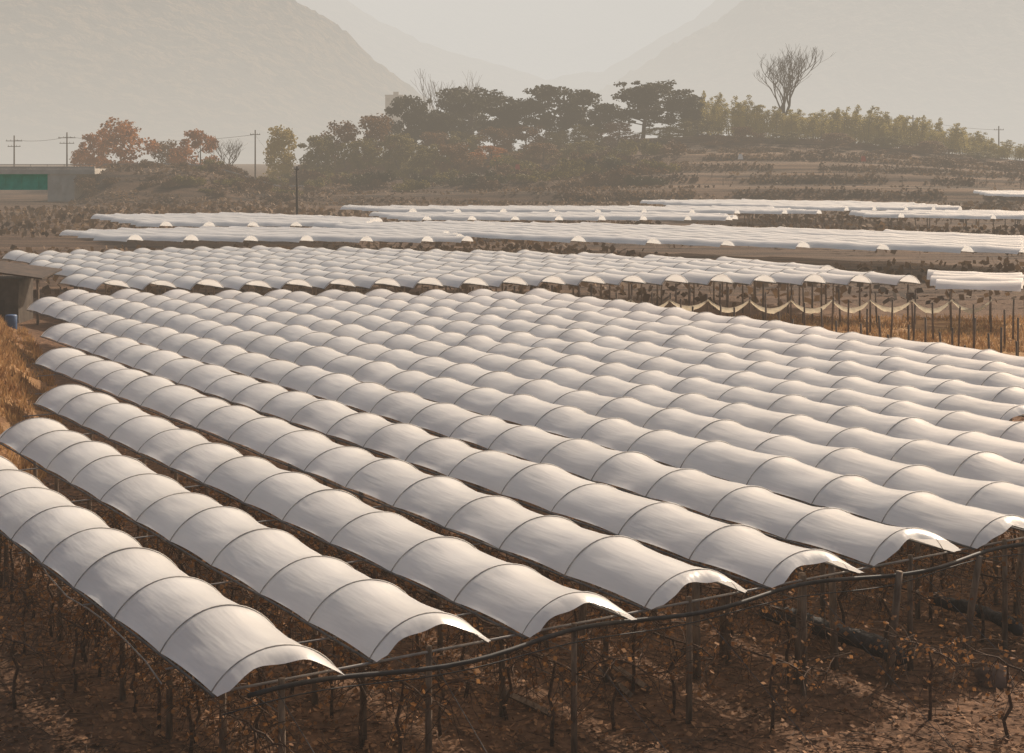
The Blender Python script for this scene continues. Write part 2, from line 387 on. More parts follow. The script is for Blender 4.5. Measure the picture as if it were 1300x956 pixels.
cnt=[NA,field([(20,328),(120,367),(300,367),(600,364),(850,360),(1190,361),(950,338),(700,328),(330,320)],36,1.97,1,
  lambda k,n:'%s white tunnel from the left in the second block behind the front rows'%(ORD[k] if k<len(ORD) else 'last'),'tunnels of the second block',5,posts=4)]
FL=[([(1185,352),(1195,367),(1300,370),(1300,354)],70,'white tunnel in the short strip right of the second block'),
 ([(85,298),(140,306),(595,308),(560,298),(300,293)],60,'low white tunnel in the thin strip left of the field utility pole foot'),
 ([(380,288),(600,301),(700,307),(1300,323),(1300,304),(900,292),(600,286)],45,'white tunnel in the long third block crossing to the right edge'),
 ([(120,277),(190,288),(465,288),(480,281),(300,275)],60,'distant white tunnel in the strip behind the field utility pole'),
 ([(475,274),(520,280),(940,280),(900,274)],60,'distant white tunnel in the narrow middle strip'),
 ([(425,265),(500,270),(1045,272),(960,266)],60,'very distant white tunnel in the long thin strip below the pines'),
 ([(1080,272),(1100,276),(1300,279),(1300,271)],55,'distant white tunnel in the strip at the right edge'),
 ([(812,258),(860,261),(1060,268),(1230,267),(1150,261),(960,257)],60,'very distant white tunnel in the strip below the bamboo'),
 ([(1240,245),(1255,249),(1300,250),(1300,245)],60,'farthest white tunnel, by the right edge below the bamboo')]
for k,(poly,az,lab) in enumerate(FL):
    cnt.append(field(poly,az,2.0 if k<4 else 2.2,0,lambda a,b,lab=lab:lab,lab+'s',20+k,bay=2.8))
print('TUNNELS',cnt)

# ------------------------------------------------------------ cross pipes and end pipe
AR=R(AZ)
def vu(v,u,z=0.): return (v*math.cos(AR)-u*math.sin(AR), v*math.sin(AR)+u*math.cos(AR), z)
for k in range(9):
    u=21.6+2.5*1.5*k
    vmin=interp(u,[(a[1],a[0]) for a in FARA[:6]])-.9 if u>36 else 7.9
    mb=MB(); n=14; vmax=32
    pts=[vu(vmin+(vmax-vmin)*j/n,u+rng.uniform(-.03,.03),BZ-.07+rng.uniform(-.02,.02)) for j in range(n+1)]
    mb.tube(pts,.017,5)
    tag(put('cross_pipe',mb.mesh('cross_pipe',M['galv'],True)),'%s thin grey pipe crossing under the front tunnels, counted from their open ends'%ORD[k],'pipe','thin pipes crossing under the tunnels')
def pipe(name,pts,r,mat,label,cat='pipe',seg=8,group=None):
    mb=MB(); mb.tube(pts,r,seg); return tag(put(name,mb.mesh(name,M[mat],True)),label,cat,group)
n=60
pipe('end_pipe',[vu(8.4+22*j/n,19.85+.14*math.sin(j*.5)-.07*math.sin(j*.21),BZ-.08+.035*math.sin(j*.5+1)) for j in range(n+1)],.036,'blackpipe','thick black pipe running along the open ends of the front tunnels')
pipe('end_cable',[vu(8+22*j/n,19.75+.06*math.sin(j*.35),BZ-.20+.05*math.sin(j*.52)) for j in range(n+1)],.010,'blackpipe','thin black cable sagging below the thick end pipe','cable',6)
pipe('end_rail',[vu(8.0+22*j/20,20.22,BZ-.06) for j in range(21)],.02,'galv','grey steel rail under the last hoops of the front tunnels','pipe',6)
pipe('hose',[(*pix(x,y,1.6),1.6+.03*math.sin(x*.2)) for x,y in ((48,705),(60,728),(85,755),(112,772),(135,792),(160,815),(185,838),(205,868))],.013,'galv','pale thin hose drooping at the lower left beside the nearest tunnel','hose',5)
for i in range(8):
    v=VS[i]
    mb=MB(); mb.tube([vu(v,20.1,BZ-.1),vu(v+rng.uniform(-.4,.4),16.6,0.02)],.007,4)
    tag(put('anchor_wire',mb.mesh('anchor_wire',M['rail'])),'thin anchor wire slanting down from the open end of a front tunnel','wire','anchor wires at the open tunnel ends')
lean=[(735,865,.1),(885,862,-.05),(1012,868,.05),(1128,866,.14),(1222,838,.25),(918,835,0),(1060,850,-.1),(1288,800,.1)]
for k,(x,y,l) in enumerate(lean):
    X,Y=pix(x,y,0); mb=MB(); h=1.95
    mb.tube([(0,0,-.2),(l*.5,-.1,h*.5),(l,-.2,h)],[.075,.068,.06],8)
    tag(put('end_post',mb.mesh('end_post',M['post'],True),None,(X,Y,terrain(X,Y))),'brown wooden end post standing near %s'%(
      ['the gap right of the second tunnel end','the end of the fourth tunnel','the middle of the lower right, upright','the right end of the dark tarp roll, leaning right','the lower right corner, leaning most','the left end of the dark tarp roll','the middle of the dark tarp roll','the far right edge'][k]),'post','end posts at the lower right')
def roll(p0,p1,r,label,seed,zl=.25):
    mb=MB(); k=26; pts=[];rs=[]
    for j in range(k+1):
        t=j/k; x=p0[0]+(p1[0]-p0[0])*t; y=p0[1]+(p1[1]-p0[1])*t
        pts.append((x+.06*nz(t*6,seed),y,zl+r*.5+.08*nz(t*5,seed,4)+.25*t*(1-t))); rs.append(r*(.75+.5*abs(nz(t*9,seed,9)))*(1 if 0<j<k else .4))
    mb.tube(pts,rs,12)
    mb.v=[(a+.03*nz(a*7,b*7,c*7),b,c+.04*nz(a*6,c*6,b*6)) for a,b,c in mb.v]
    tag(put('tarp_roll',mb.mesh('tarp_roll',M['tarp'],True)),label,'rolled tarp')
roll(pix(968,772,.4),pix(1150,832,.4),.2,'long dark rolled tarp lying on the soil at the lower right',2.2)
roll(pix(1180,742,.6),pix(1298,782,.6),.15,'smaller dark rolled tarp near the right edge behind the leaning post',5.2)
for k,(x,y,x2,y2) in enumerate([(762,850,800,880),(778,846,822,872),(640,880,700,905)]):
    a=pix(x,y,.1); b=pix(x2,y2,.1); mb=MB(); mb.tube([(*a,.12),(*b,.08)],.06,4)
    tag(put('plank',mb.mesh('plank',M['post'])),['left plank of the pair on the soil under the third tunnel end','right plank of the pair on the soil under the third tunnel end','single plank on the soil below the second tunnel end'][k],'plank','loose planks on the soil')
def lump(name,c,s,mat,label,cat,seed):
    mb=MB(); nu,nv=18,12
    for j in range(nv+1):
        for i in range(nu):
            t=math.pi*j/nv; p=2*math.pi*i/nu; x,y,z=math.sin(t)*math.cos(p),math.sin(t)*math.sin(p),math.cos(t)
            k=1+.3*nz(x*1.4+seed,y*1.4,z*1.4)+.1*nz(x*4,y*4,z*4+seed); mb.v.append((x*k*s[0],y*k*s[1],z*k*s[2]))
    for j in range(nv):
        for i in range(nu):
            a=j*nu+i; b=j*nu+(i+1)%nu; mb.f.append((a,b,b+nu,a+nu))
    tag(put(name,mb.mesh(name,M[mat],True),None,c),label,cat)
X,Y=pix(1262,862,.1); lump('boulder',(X,Y,.1),(.32,.26,.24),'rock','brown boulder on the soil in the lower right corner','boulder',3)

# ------------------------------------------------------------ vines under the near rows
def vine(seed):
    r=random.Random(seed); mb=MB(); lf=MB()
    p=[(0,0,-.1)]
    for k in range(1,6): p.append((r.uniform(-.08,.08),r.uniform(-.08,.08),k*.28))
    mb.tube(p,[.04,.036,.032,.03,.028,.024],6)
    top=p[-1]
    for s in (-1,1):
        q=[top]
        for k in range(1,5): q.append((top[0]+r.uniform(-.06,.06),top[1]+s*k*.3,top[2]+r.uniform(-.05,.08)))
        mb.tube(q,[.022,.02,.016,.013,.01],5)
        for b in q[1:]:
            for _ in range(4):
                e=[Vector(b)]; d=Vector((r.uniform(-1,1),r.uniform(-.5,.5),r.uniform(-.9,.8))).normalized()
                for k in range(4):
                    d=(d+Vector((r.gauss(0,.25),r.gauss(0,.25),-.22))).normalized(); e.append(e[-1]+d*.24)
                for x in e: x.z=min(x.z,1.75)
                mb.tube([x[:] for x in e],[.009,.008,.007,.006,.005],4,False)
                for x in e[1:]:
                    for _ in range(r.choice((0,1,1,2))):
                        lf.quad((x.x+r.gauss(0,.07),x.y+r.gauss(0,.07),min(1.85,x.z+r.gauss(0,.07))),r.uniform(.05,.10),r)
    return mb.mesh('stem',M['bark'],True),lf.mesh('foliage',M['deadleaf'])
VN=[vine(s) for s in range(5)]
rr=random.Random(9)
for i in range(9):
    v=VS[i]
    n=11 if i<3 else (8 if i<6 else 6)
    for k in range(n):
        u=20.7+1.35*k+rr.uniform(-.2,.2)
        x,y,_=vu(v+rr.uniform(-.1,.1),u)
        a,b=VN[rr.randrange(5)]
        e=empty('grapevine',(x,y,terrain(x,y)),AR+rr.choice((0,math.pi))+rr.uniform(-.1,.1))
        s=rr.uniform(.85,1.03); e.scale=(s,s,s)
        tag(e,'leafless brown grapevine growing in the row under the %s front tunnel'%ORD[i],'grapevine','grapevines under the %s front tunnel'%ORD[i])
        put('stem',a,e); put('foliage',b,e)
for k in range(12):
    x,y=[pix(20,900,0),pix(95,880,0),pix(170,905,0),pix(250,940,0),pix(30,830,0),pix(110,840,0),pix(330,935,0),pix(560,935,0),pix(980,930,0),pix(1180,915,0),pix(780,925,0),pix(1280,935,0)][k]
    a,b=VN[rr.randrange(5)]
    e=empty('grapevine',(x,y,terrain(x,y)),AR+rr.uniform(-.2,.2),(.85,.85,.8))
    tag(e,'bare grapevine out in the open at the bottom edge, outside the tunnels','grapevine','open grapevines along the bottom edge')
    put('stem',a,e); put('foliage',b,e)
mb=MB()
for _ in range(34000):
    Y=22+38*rr.random()**1.6; X=rr.uniform(-15,xat(1330,Y))
    if X<interp(Y,TOE)-1: continue
    mb.quad((X,Y,terrain(X,Y)+rr.uniform(.01,.07)),rr.uniform(.04,.11),rr,flat=.6)
tag(put('fallen_leaves',mb.mesh('fallen_leaves',M['litter'])),'brown fallen vine leaves scattered over the soil','leaves',kind='stuff')
mb=MB()
for _ in range(2600):
    Y=22+16*rr.random(); X=rr.uniform(-13,xat(1320,Y)); z=terrain(X,Y)
    a=rr.uniform(0,6.28); L=rr.uniform(.25,.8); e=rr.uniform(-.05,.18)
    mb.tube([(X,Y,z+.03),(X+math.cos(a)*L*.5+rr.gauss(0,.05),Y+math.sin(a)*L*.5,z+.05+e*.6),(X+math.cos(a)*L,Y+math.sin(a)*L,z+.04+abs(e))],.007,3,False)
tag(put('pruned_canes',mb.mesh('pruned_canes',M['bark'])),'pruned vine canes littering the soil under the front rows','canes',kind='stuff')
mb=MB()
def blade(X,Y,h,w):
    z=terrain(X,Y); a=rr.uniform(0,6.28); dx,dy=math.cos(a)*w,math.sin(a)*w; lx,ly=rr.gauss(0,.3)*h,rr.gauss(0,.3)*h
    k=len(mb.v); mb.v+=[(X-dx,Y-dy,z),(X+dx,Y+dy,z),(X+lx,Y+ly,z+h)]; mb.f.append((k,k+1,k+2))
for _ in range(22000):
    Y=rr.uniform(34,110); X=interp(Y,TOE)+.5-rr.random()**1.5*7
    if nz(X*.4,Y*.4)>-.25: blade(X,Y,rr.uniform(.12,.42),.02+Y*.0005)
for _ in range(30000):
    Y=rr.uniform(50,88); X=rr.uniform((VEND-SA*Y)/CA,xat(1340,Y))
    if CA*X+SA*Y>VEND and nz(X*.3,Y*.3,2)>-.3: blade(X,Y,rr.uniform(.1,.32),.04)
tag(put('dry_grass',mb.mesh('dry_grass',M['drygrass'])),'ochre dry grass on the left bank and among the bare posts','grass',kind='stuff')
mb=MB()
Y=92.
while Y<256:
    x0=xat(-20,Y); x1=xat(1320,Y); X=x0
    while X<x1:
        if X>interp(Y,TOE)+1 and nz(X*.03,Y*.05,6)>-.2:
            w=.28+Y*.0016
            mb.quad((X+rr.gauss(0,.15),Y+.05*X+rr.gauss(0,.2),.25+rr.random()*.5),w*rr.uniform(.5,1.2),rr,0,1.3)
        X+=.35+Y*.0022
    Y+=2.6
for _ in range(36000):
    Y=rr.uniform(262,392); X=xat(rr.uniform(90,1320),Y)
    if X<-78: continue
    dens=nz(X*.03,Y*.2,9)+.35*nz(X*.3,Y*.5,2)-.45*sstep(5,45,X)
    if dens>.0:
        z=terrain(X,Y); mb.quad((X,Y,z+rr.uniform(0,.45)),rr.uniform(.35,.85),rr,0,.7)
for t0 in (.05,.265,.445,.605):
    for _ in range(2600):
        Y=272+116*(t0+rr.gauss(0,.008)); X=rr.uniform(8,150)
        if nz(X*.07,t0*40)>-.25: mb.quad((X,Y,terrain(X,Y)+rr.uniform(0,.5)),rr.uniform(.35,.8),rr,0,.7)
tag(put('dry_scrub',mb.mesh('dry_scrub',M['scrub'])),'brown scrub and bare vine rows over the far plots and terraces','scrub',kind='stuff')

# ------------------------------------------------------------ posts and netting at the right
pm=[]
for s in range(3):
    mb=MB(); mb.tube([(0,0,-.2),(.02*s,0,1),(.04*(s-1),0,1.9)],[.055,.05,.045],6); pm.append(mb.mesh('vineyard_post',M['post'],True))
lines=[(84.5,1310),(81,1310),(77.5,1310),(74,1310),(70.5,1310),(67,1310),(63.8,1310),(60.5,1310),(57.5,1310)]
for li,(Y,xe) in enumerate(lines):
    X=(VEND+.3-SA*Y)/CA+rr.uniform(0,.6); Xm=xat(xe,Y); tops=[]
    while X<Xm:
        s=rr.uniform(.88,1.06); yy=Y+rr.uniform(-.15,.15)
        o=put('vineyard_post',pm[rr.randrange(3)],None,(X,yy,0),0,(1,1,s)); o.rotation_euler=(rr.gauss(0,.025),rr.gauss(0,.025),rr.uniform(0,6))
        tag(o,'bare brown post in the %s post line from the second block'%ORD[li],'post','bare posts in the %s line of the dry grass plot'%ORD[li])
        tops.append((X,yy,1.9*s)); X+=2.0+rr.uniform(-.12,.12)
    if li==1:
        for k,(a,b) in enumerate(zip(tops,tops[1:])):
            g=MB(); n=12; sag=rr.uniform(.40,.55); za=1.65
            for j in range(n+1):
                t=j/n; c=[a[0]+(b[0]-a[0])*t,a[1]+(b[1]-a[1])*t]; z=za-.05-sag*4*t*(1-t)
                w=.08+.16*(4*t*(1-t))
                g.v+=[(c[0],c[1]-.06,z+w*.5),(c[0],c[1]-.12,z),(c[0],c[1]-.05,z-w*(.6+.3*nz(t*8,k)))]
            for j in range(n):
                for q in (0,1):
                    a0=j*3+q; g.f.append((a0,a0+1,a0+4,a0+3))
            tag(put('bird_net',g.mesh('bird_net',M['net'],True)),'%s cream net loop from the left, hung between bare posts at the right'%ORD[k],'net','cream nets looped along the second post line')
smb=MB(); smb.tube([(0,0,-.2),(0,0,1.7)],.06,5); sm=smb.mesh('field_stake',M['post'])
for k in range(130):
    x=rr.uniform(880,1300); y=rr.choice((232,238,244,252,285,291))+rr.uniform(-1,1)
    if y>280: x=rr.uniform(940,1300)
    X,Y=pix(x,y,0)
    o=put('field_stake',sm,None,(X,Y,terrain(X,Y)),0,(1,1,rr.uniform(.7,1.1)))
    far=y<270
    tag(o,'dark stake in the bare brown field below the bamboo' if far else 'dark stake in the brown strip behind the third block','stake','stakes below the bamboo' if far else 'stakes behind the third block')

# ------------------------------------------------------------ trees
def clump(mb,c,r,n,size,rnd,flat=1.,asp=1.):
    for _ in range(n):
        d=Vector((rnd.gauss(0,1),rnd.gauss(0,1),rnd.gauss(0,1))).normalized()*rnd.random()**.45*r
        mb.quad((c[0]+d.x,c[1]+d.y,c[2]+d.z*flat),size*rnd.uniform(.6,1.3),rnd,0,asp)
def wig(p0,p1,n,amp,rnd):
    p0,p1=Vector(p0),Vector(p1); L=(p1-p0).length
    return [(p0+(p1-p0)*(k/n)+ (Vector((rnd.gauss(0,1),rnd.gauss(0,1),rnd.gauss(0,.5)))*amp*L if 0<k<n else Vector()))[:] for k in range(n+1)]
def pine(seed):
    r=random.Random(seed); t=MB(); c=MB()
    ln=r.uniform(-1,1); tp=wig((0,0,-.5),(ln,0,8.8),6,.025,r); t.tube(tp,[.3,.26,.23,.2,.16,.11,.05],7)
    for k in range(24):
        z=3.2+5.9*(k+r.random())/24; a=r.uniform(0,6.28); reach=5.0*max(.15,1-((z-5.6)/4.6)**2)**.5*r.uniform(.4,1)
        i=min(5,int(z/9*6)); b=tp[i]
        e=(b[0]+math.cos(a)*reach*.85,math.sin(a)*reach*.85,z)
        t.tube(wig((b[0],b[1],z-1.2),e,3,.05,r),[.12,.09,.06,.03],5,False)
        clump(c,e,r.uniform(1.1,1.8),180,.33,r,.55)
        for _ in range(2):
            clump(c,(e[0]+r.gauss(0,1.1),e[1]+r.gauss(0,1.),z+r.gauss(0,.45)),r.uniform(.5,1.),55,.3,r,.6)
    for _ in range(3): clump(c,(ln+r.gauss(0,.8),r.gauss(0,.8),8.9+r.gauss(0,.25)),1.3,110,.32,r,.6)
    return t,c
def broad(seed,dens=1.,low=1.6,wd=1.):
    r=random.Random(seed); t=MB(); c=MB()
    tp=wig((0,0,-.5),(0,0,8.5),5,.025,r); t.tube(tp,[.22,.19,.15,.12,.08,.04],6)
    for k in range(36):
        z=low+(9.3-low)*(k+r.random())/36; rad=4.8*wd*math.sin(max(.18,min(.9,(z-low+1)/(10.4-low)))*math.pi)**.6
        a=r.uniform(0,6.28); q=rad*r.uniform(.3,1.0); e=(math.cos(a)*q,math.sin(a)*q,z)
        if k%3==0: t.tube(wig((0,0,max(.8,z-2.)),e,3,.06,r),[.07,.05,.035,.02],4,False)
        clump(c,e,r.uniform(.8,1.6),int(105*dens),.34,r,.85)
    return t,c
def bamboo(seed):
    r=random.Random(seed); t=MB(); c=MB()
    for k in range(24):
        x,y=r.uniform(-4,4),r.gauss(0,1.5); h=r.uniform(6.,10.3)-abs(x)*.15; lx=r.gauss(0,.9)
        pts=[(x,y,-.3),(x+lx*.2,y,h*.4),(x+lx*.5,y,h*.75),(x+lx*1.2,y,h)]
        t.tube(pts,[.06,.05,.04,.02],4,False)
        for q in range(8):
            f=.2+.8*q/7; px_=x+lx*(f**2)*1.1; rad=1.2*(1.15-f)+.28
            clump(c,(px_+r.gauss(0,.25),y+r.gauss(0,.25),h*f),rad,46,.32,r,1.3,.6)
    return t,c
def bare(seed,spread=.45,lmax=6):
    r=random.Random(seed); t=MB()
    def br(p,d,L,rad,lv):
        q=[p]
        for k in range(3):
            d=(d+Vector((r.gauss(0,.08),r.gauss(0,.08),.13))).normalized(); q.append(q[-1]+d*L/3)
        t.tube([x[:] for x in q],[rad,rad*.88,rad*.75,rad*.62],5 if lv<2 else 3,False)
        if lv<lmax:
            for b in range(3 if lv<lmax-1 else 2):
                nd_=(d+Vector((r.gauss(0,spread),r.gauss(0,spread),r.uniform(.1,.45)))).normalized()
                br(q[-1] if b<2 else q[2],nd_,L*r.uniform(.68,.86),rad*.62,lv+1)
    br(Vector((0,0,-.3)),Vector((0,0,1)),2.0,.085,0)
    return t,None
TM={}
def norm_tree(t,c):
    ref=c.v if c else t.v
    xs_=sorted(v[0] for v in ref); zs=max(v[2] for v in ref)
    lo,hi=xs_[int(.004*len(xs_))],xs_[int(.996*len(xs_))-1]
    s=10/(hi-lo); sz=10/zs
    for m in (t,c):
        if m: m.v=[(x*s,y*s,z*sz) for x,y,z in m.v]
def reg_tree(key,fn,mat):
    t,c=fn; norm_tree(t,c); TM[key]=(t.mesh('trunk',M['treebark'],True), c.mesh('crown',M[mat]) if c else None)
for s in range(5): reg_tree('pine%d'%s,pine(40+s),'pine')
for s in range(2):
    reg_tree('olive%d'%s,broad(60+s,1.),'olive'); reg_tree('brown%d'%s,broad(70+s,1.,1.2),'brownf')
    reg_tree('orange%d'%s,broad(80+s,1.0,1.0),'orange')
reg_tree('yellow0',broad(90,.9,1.5,.6),'yellow'); reg_tree('dark0',broad(95,1.1,1.,.9),'pine'); reg_tree('dark1',broad(96,1.1,1.,.9),'brownf')
for s in range(3): reg_tree('bamboo%d'%s,bamboo(100+s),'bamboo')
reg_tree('bare0',bare(5,.24),''); reg_tree('bare1',bare(8,.45,5),'')
NAMES={'pine':'pine_tree','oliv':'leafy_tree','brow':'leafy_tree','oran':'autumn_tree','yell':'autumn_tree','dark':'leafy_tree','bamb':'bamboo_clump','bare':'bare_tree'}
def place(key,x,ytop,w,Y,label,cat='tree',group=None,name=None,rz=None):
    X=xat(x,Y); z=terrain(X,Y); h=(zat(ytop,Y)-z); ww=w/F*Y
    e=empty(name or NAMES[key[:4]],(X,Y,z),rr.uniform(-.5,.5)+rr.choice((0,math.pi)) if rz is None else rz,(ww/10,ww/10,h/10)); tag(e,label,cat,group)
    put('trunk',TM[key][0],e)
    if TM[key][1]: put('crown',TM[key][1],e)
    return e
G1='pines on the low rise'
place('orange0',150,148,92,345,'large orange brown autumn tree above the bridge abutment')
place('orange1',118,168,54,350,'small rusty autumn tree left of the large orange one')
place('brown0',208,176,52,350,'small brown tree between the two orange ones')
place('orange1',252,163,74,345,'round orange autumn tree left of the bare roadside tree')
place('bare1',300,168,60,345,'bare roadside tree beside the wooden power pole')
place('yellow0',358,158,42,340,'narrow yellow green tree right of the power pole')
place('olive0',405,170,66,345,'low olive tree at the left foot of the rise')
place('brown1',438,152,74,350,'brown olive tree left of the first pine group')
place('brown0',474,142,74,352,'tall brown tree just left of the leftmost pine')
place('pine0',518,120,70,375,'leftmost dark pine, narrow, on the rise',group=G1)
place('pine1',560,138,66,372,'short dark pine between the leftmost and the broad one',group=G1)
place('pine2',602,108,122,388,'broad dark pine with bare treetops behind it',group=G1)
place('pine3',646,123,74,384,'dark pine at the right shoulder of the broad one',group=G1)
place('pine4',713,107,108,388,'wide round topped pine in the middle of the rise',group=G1)
place('pine1',764,130,54,385,'small pine between the two widest pines',group=G1)
place('pine3',815,101,114,388,'tallest wide pine right of the middle of the rise',group=G1)
place('pine2',868,119,66,386,'rightmost pine, next to the pale bamboo',group=G1)
und=[('brown0',548,164,62,365),('olive1',592,166,66,368),('brown1',628,160,60,372),('brown1',668,158,72,376),('olive0',704,166,60,376),('olive0',745,158,66,378),('brown0',786,154,66,380),('olive1',838,160,68,380),('olive1',884,150,66,380),('olive1',455,174,60,340),('olive0',505,168,66,345),('brown0',575,180,66,340),('orange1',622,184,56,345),('olive0',540,182,60,338),('brown0',690,180,66,350),('olive1',736,178,60,352)]
for k,(key,x,y,w,Y) in enumerate(und):
    place(key,x,y,w,Y,'dense low tree filling the shade below the pine crowns','tree','low trees below the pine crowns',name='leafy_tree')
place('bare1',572,88,66,470,'bare treetop seen above the broad pine, left one')
place('bare1',603,91,54,475,'bare treetop seen above the broad pine, right one')
e=place('bare0',995,60,76,400,'tall bare tree with a nest rising above the bamboo',rz=0.)
nm=MB(); r5=random.Random(1)
for _ in range(160):
    d=Vector((r5.gauss(0,1),r5.gauss(0,1),r5.gauss(0,1))).normalized()*.32
    q=Vector((r5.gauss(0,1),r5.gauss(0,1),r5.gauss(0,1))).normalized()*.3; nm.tube([(d-q)[:],(d+q)[:]],.03,3,False)
nx_=put('bird_nest',nm.mesh('bird_nest',M['treebark']),None,(xat(1003,400),e.location.y,zat(98,400))); nx_.scale=(1.2,1.2,1.2)
tag(nx_,'dark round nest of twigs high in the bare tree','nest')
bl=[(893,114,46),(925,120,56),(958,130,54),(988,136,56),(1018,138,58),(1048,140,56),(1082,132,60),(1112,140,54),(1140,144,58),(1170,146,54),(1200,156,54),(1228,166,50),(1256,176,50),(1284,182,46)]
for k,(x,y,w) in enumerate(bl):
    place('bamboo%d'%(k%3),x,y,w*1.25,388+rr.uniform(-8,8),'%s pale olive bamboo clump right of the last pine'%ORD[k],'bamboo','bamboo clumps along the rise')
for k,(x,y,w) in enumerate([(940,160,50),(1000,166,50),(1062,168,56),(1122,172,50),(1182,178,50),(1242,192,46)]):
    place(['brown0','olive1'][k%2],x,y,w,376,'%s low dull shrub in front of the bamboo, from the left'%ORD[k],'shrub','dull shrubs before the bamboo',name='shrub')
sm_=[]
for s in range(3):
    c=MB(); r=random.Random(200+s)
    for k in range(9): clump(c,(r.gauss(0,1.1),r.gauss(0,.8),r.uniform(.4,1.4)),r.uniform(.6,1.),110,.28,r,.8)
    sm_.append(c)
shr=[c.mesh('dry_shrub',M['shrub']) for c in sm_]; shg=[c.mesh('green_shrub',M['olive']) for c in sm_]; shd=[c.mesh('dark_shrub',M['pine']) for c in sm_]
for k in range(180):
    if k<60: x=rr.uniform(100,385); Y=rr.uniform(272,314); s=rr.uniform(.4,1.)
    else: x=rr.uniform(380,860); Y=rr.uniform(300,380); s=rr.uniform(.7,1.7)
    X=xat(x,Y)
    if X<-78: continue
    kind=rr.choice((0,0,1,1,2) if x>380 else (0,0,0,1))
    o=put(['dry_shrub','green_shrub','dark_shrub'][kind],[shr,shg,shd][kind][rr.randrange(3)],None,(X,Y,terrain(X,Y)-.1),rr.uniform(0,6),(s*1.2,s,s*rr.uniform(.7,1.2)))
    side='road bank left of the rise' if x<380 else 'slope below the pines'
    tag(o,'%s on the %s'%(['dry brown shrub','dull green shrub','dark green shrub'][kind],side),'shrub','%s on the %s'%(['dry brown shrubs','dull green shrubs','dark green shrubs'][kind],side))
for k in range(50):
    x=rr.uniform(860,1300); Y=rr.uniform(345,382); X=xat(x,Y); s=rr.uniform(.5,1.2)
    o=put('dry_shrub',shr[rr.randrange(3)],None,(X,Y,terrain(X,Y)-.1),rr.uniform(0,6),(s*1.8,s,s*.6))
    tag(o,'low dry shrub on the slope below the bamboo','shrub','dry shrubs below the bamboo')

# ------------------------------------------------------------ bridge, rail, poles
Yb=288
e=empty('road_bridge',(xat(63,Yb),Yb,0)); tag(e,'road bridge with green steel girder and concrete abutment at the left edge','bridge')
def part(name,mat,boxes,par,smooth=False):
    mb=MB()
    for b in boxes: mb.box(*b)
    return put(name,mb.mesh(name,M[mat],smooth),par)
zt,zb=zat(221,Yb),zat(241,Yb)
part('girder','green',[((-18,0,(zt+zb)/2),(36,.5,zt-zb)),((-18,-.3,zt-.12),(36,.7,.24)),((-18,-.3,zb+.12),(36,.7,.24))]+[((-2-3*k,-.3,(zt+zb)/2),(.15,.3,zt-zb-.5)) for k in range(11)],e)
part('deck','concrete',[((-14.5,3.,zt+.46),(46,9,.9))],e)
part('abutment','concrete',[((2.6,3,zt/2-.2),(5.2,8.5,zt+.3)),((4.,-1.9,1.6),(2.2,1,4.2))],e)
part('parapet','concrete',[((-14.5,-1.35,zt+1.15),(46,.3,.45))],e)
part('handrail','galv',[((-14.5,-1.35,zt+1.75),(46,.1,.1))]+[((-36+3*k,-1.35,zt+1.55),(.1,.1,.4)) for k in range(15)],e)
e=empty('guard_rail',(xat(104,304),304,0)); tag(e,'pale guard rail along the road bank between bridge and trees','guard rail')
mb=MB(); pts=[]
for k in range(20):
    x=(xat(385,304)-xat(104,304))*k/19; pts.append((x,0,terrain(xat(104,304)+x,304)+.75))
mb.tube(pts,.14,6); put('rail',mb.mesh('rail',M['galv']),e)
for p in pts:
    b=MB(); b.box((p[0],.1,p[2]-.4),(.15,.15,.9)); put('post',b.mesh('post',M['galv']),e)
def power_pole(x,ytop,Y,arms,label,r=.16):
    X=xat(x,Y); z=terrain(X,Y); h=zat(ytop,Y)-z
    e=empty('utility_pole',(X,Y,z),0); tag(e,label,'utility pole')
    mb=MB(); mb.tube([(0,0,-.3),(0,0,h*.5),(0,0,h)],[r,r*.85,r*.7],8); put('pole',mb.mesh('pole',M['treebark'],True),e)
    for (dz,w) in arms:
        m=MB(); m.box((0,-.05,h-dz),(w,.14,.14)); arm=put('crossarm',m.mesh('crossarm',M['treebark']),e)
        for s in (-.45,-.2,.2,.45):
            q=MB(); q.tube([(s*w,-.05,h-dz+.07),(s*w,-.05,h-dz+.35)],[.07,.04],5); put('insulator',q.mesh('insulator',M['wall']),arm)
    return X,Y,z+h
p1=power_pole(377,211,187,[(.35,.6)],'dark wooden utility pole standing alone in the field',.16)
p2=power_pole(18,172,350,[(1.2,3.6),(2.4,2.8)],'leftmost power pole with two crossarms above the bridge',.2)
p3=power_pole(85,168,350,[(1.2,3.8),(2.4,3.2)],'power pole with crossarms between the bridge and the orange tree',.2)
p4=power_pole(324,165,345,[(1.,2.2)],'thin power pole beside the bare roadside tree',.18)
p5=power_pole(1159,146,415,[(1.,2.6)],'power pole rising out of the bamboo at the right',.2)
p6=power_pole(1268,160,420,[(1.,2.6)],'power pole near the right edge behind the bamboo',.2)
def wire(a,b,sag,label,r=.035):
    mb=MB(); n=16
    mb.tube([(a[0]+(b[0]-a[0])*j/n,a[1]+(b[1]-a[1])*j/n,a[2]+(b[2]-a[2])*j/n-sag*4*(j/n)*(1-j/n)) for j in range(n+1)],r,4)
    tag(put('power_line',mb.mesh('power_line',M['rail'])),label,'wire')
wire((p2[0],p2[1],p2[2]-1),(p3[0],p3[1],p3[2]-1),.5,'wire between the two left power poles')
wire((p3[0],p3[1],p3[2]-1),(p4[0],p4[1],p4[2]-1),1.2,'long wire from the left power poles to the pole by the bare tree')
wire((p4[0],p4[1],p4[2]-1),(p1[0],p1[1],p1[2]-.3),1.,'wire running down to the pole standing alone in the field',.02)
wire((p5[0],p5[1],p5[2]-1),(p6[0],p6[1],p6[2]-1),.6,'wire between the two poles at the right')
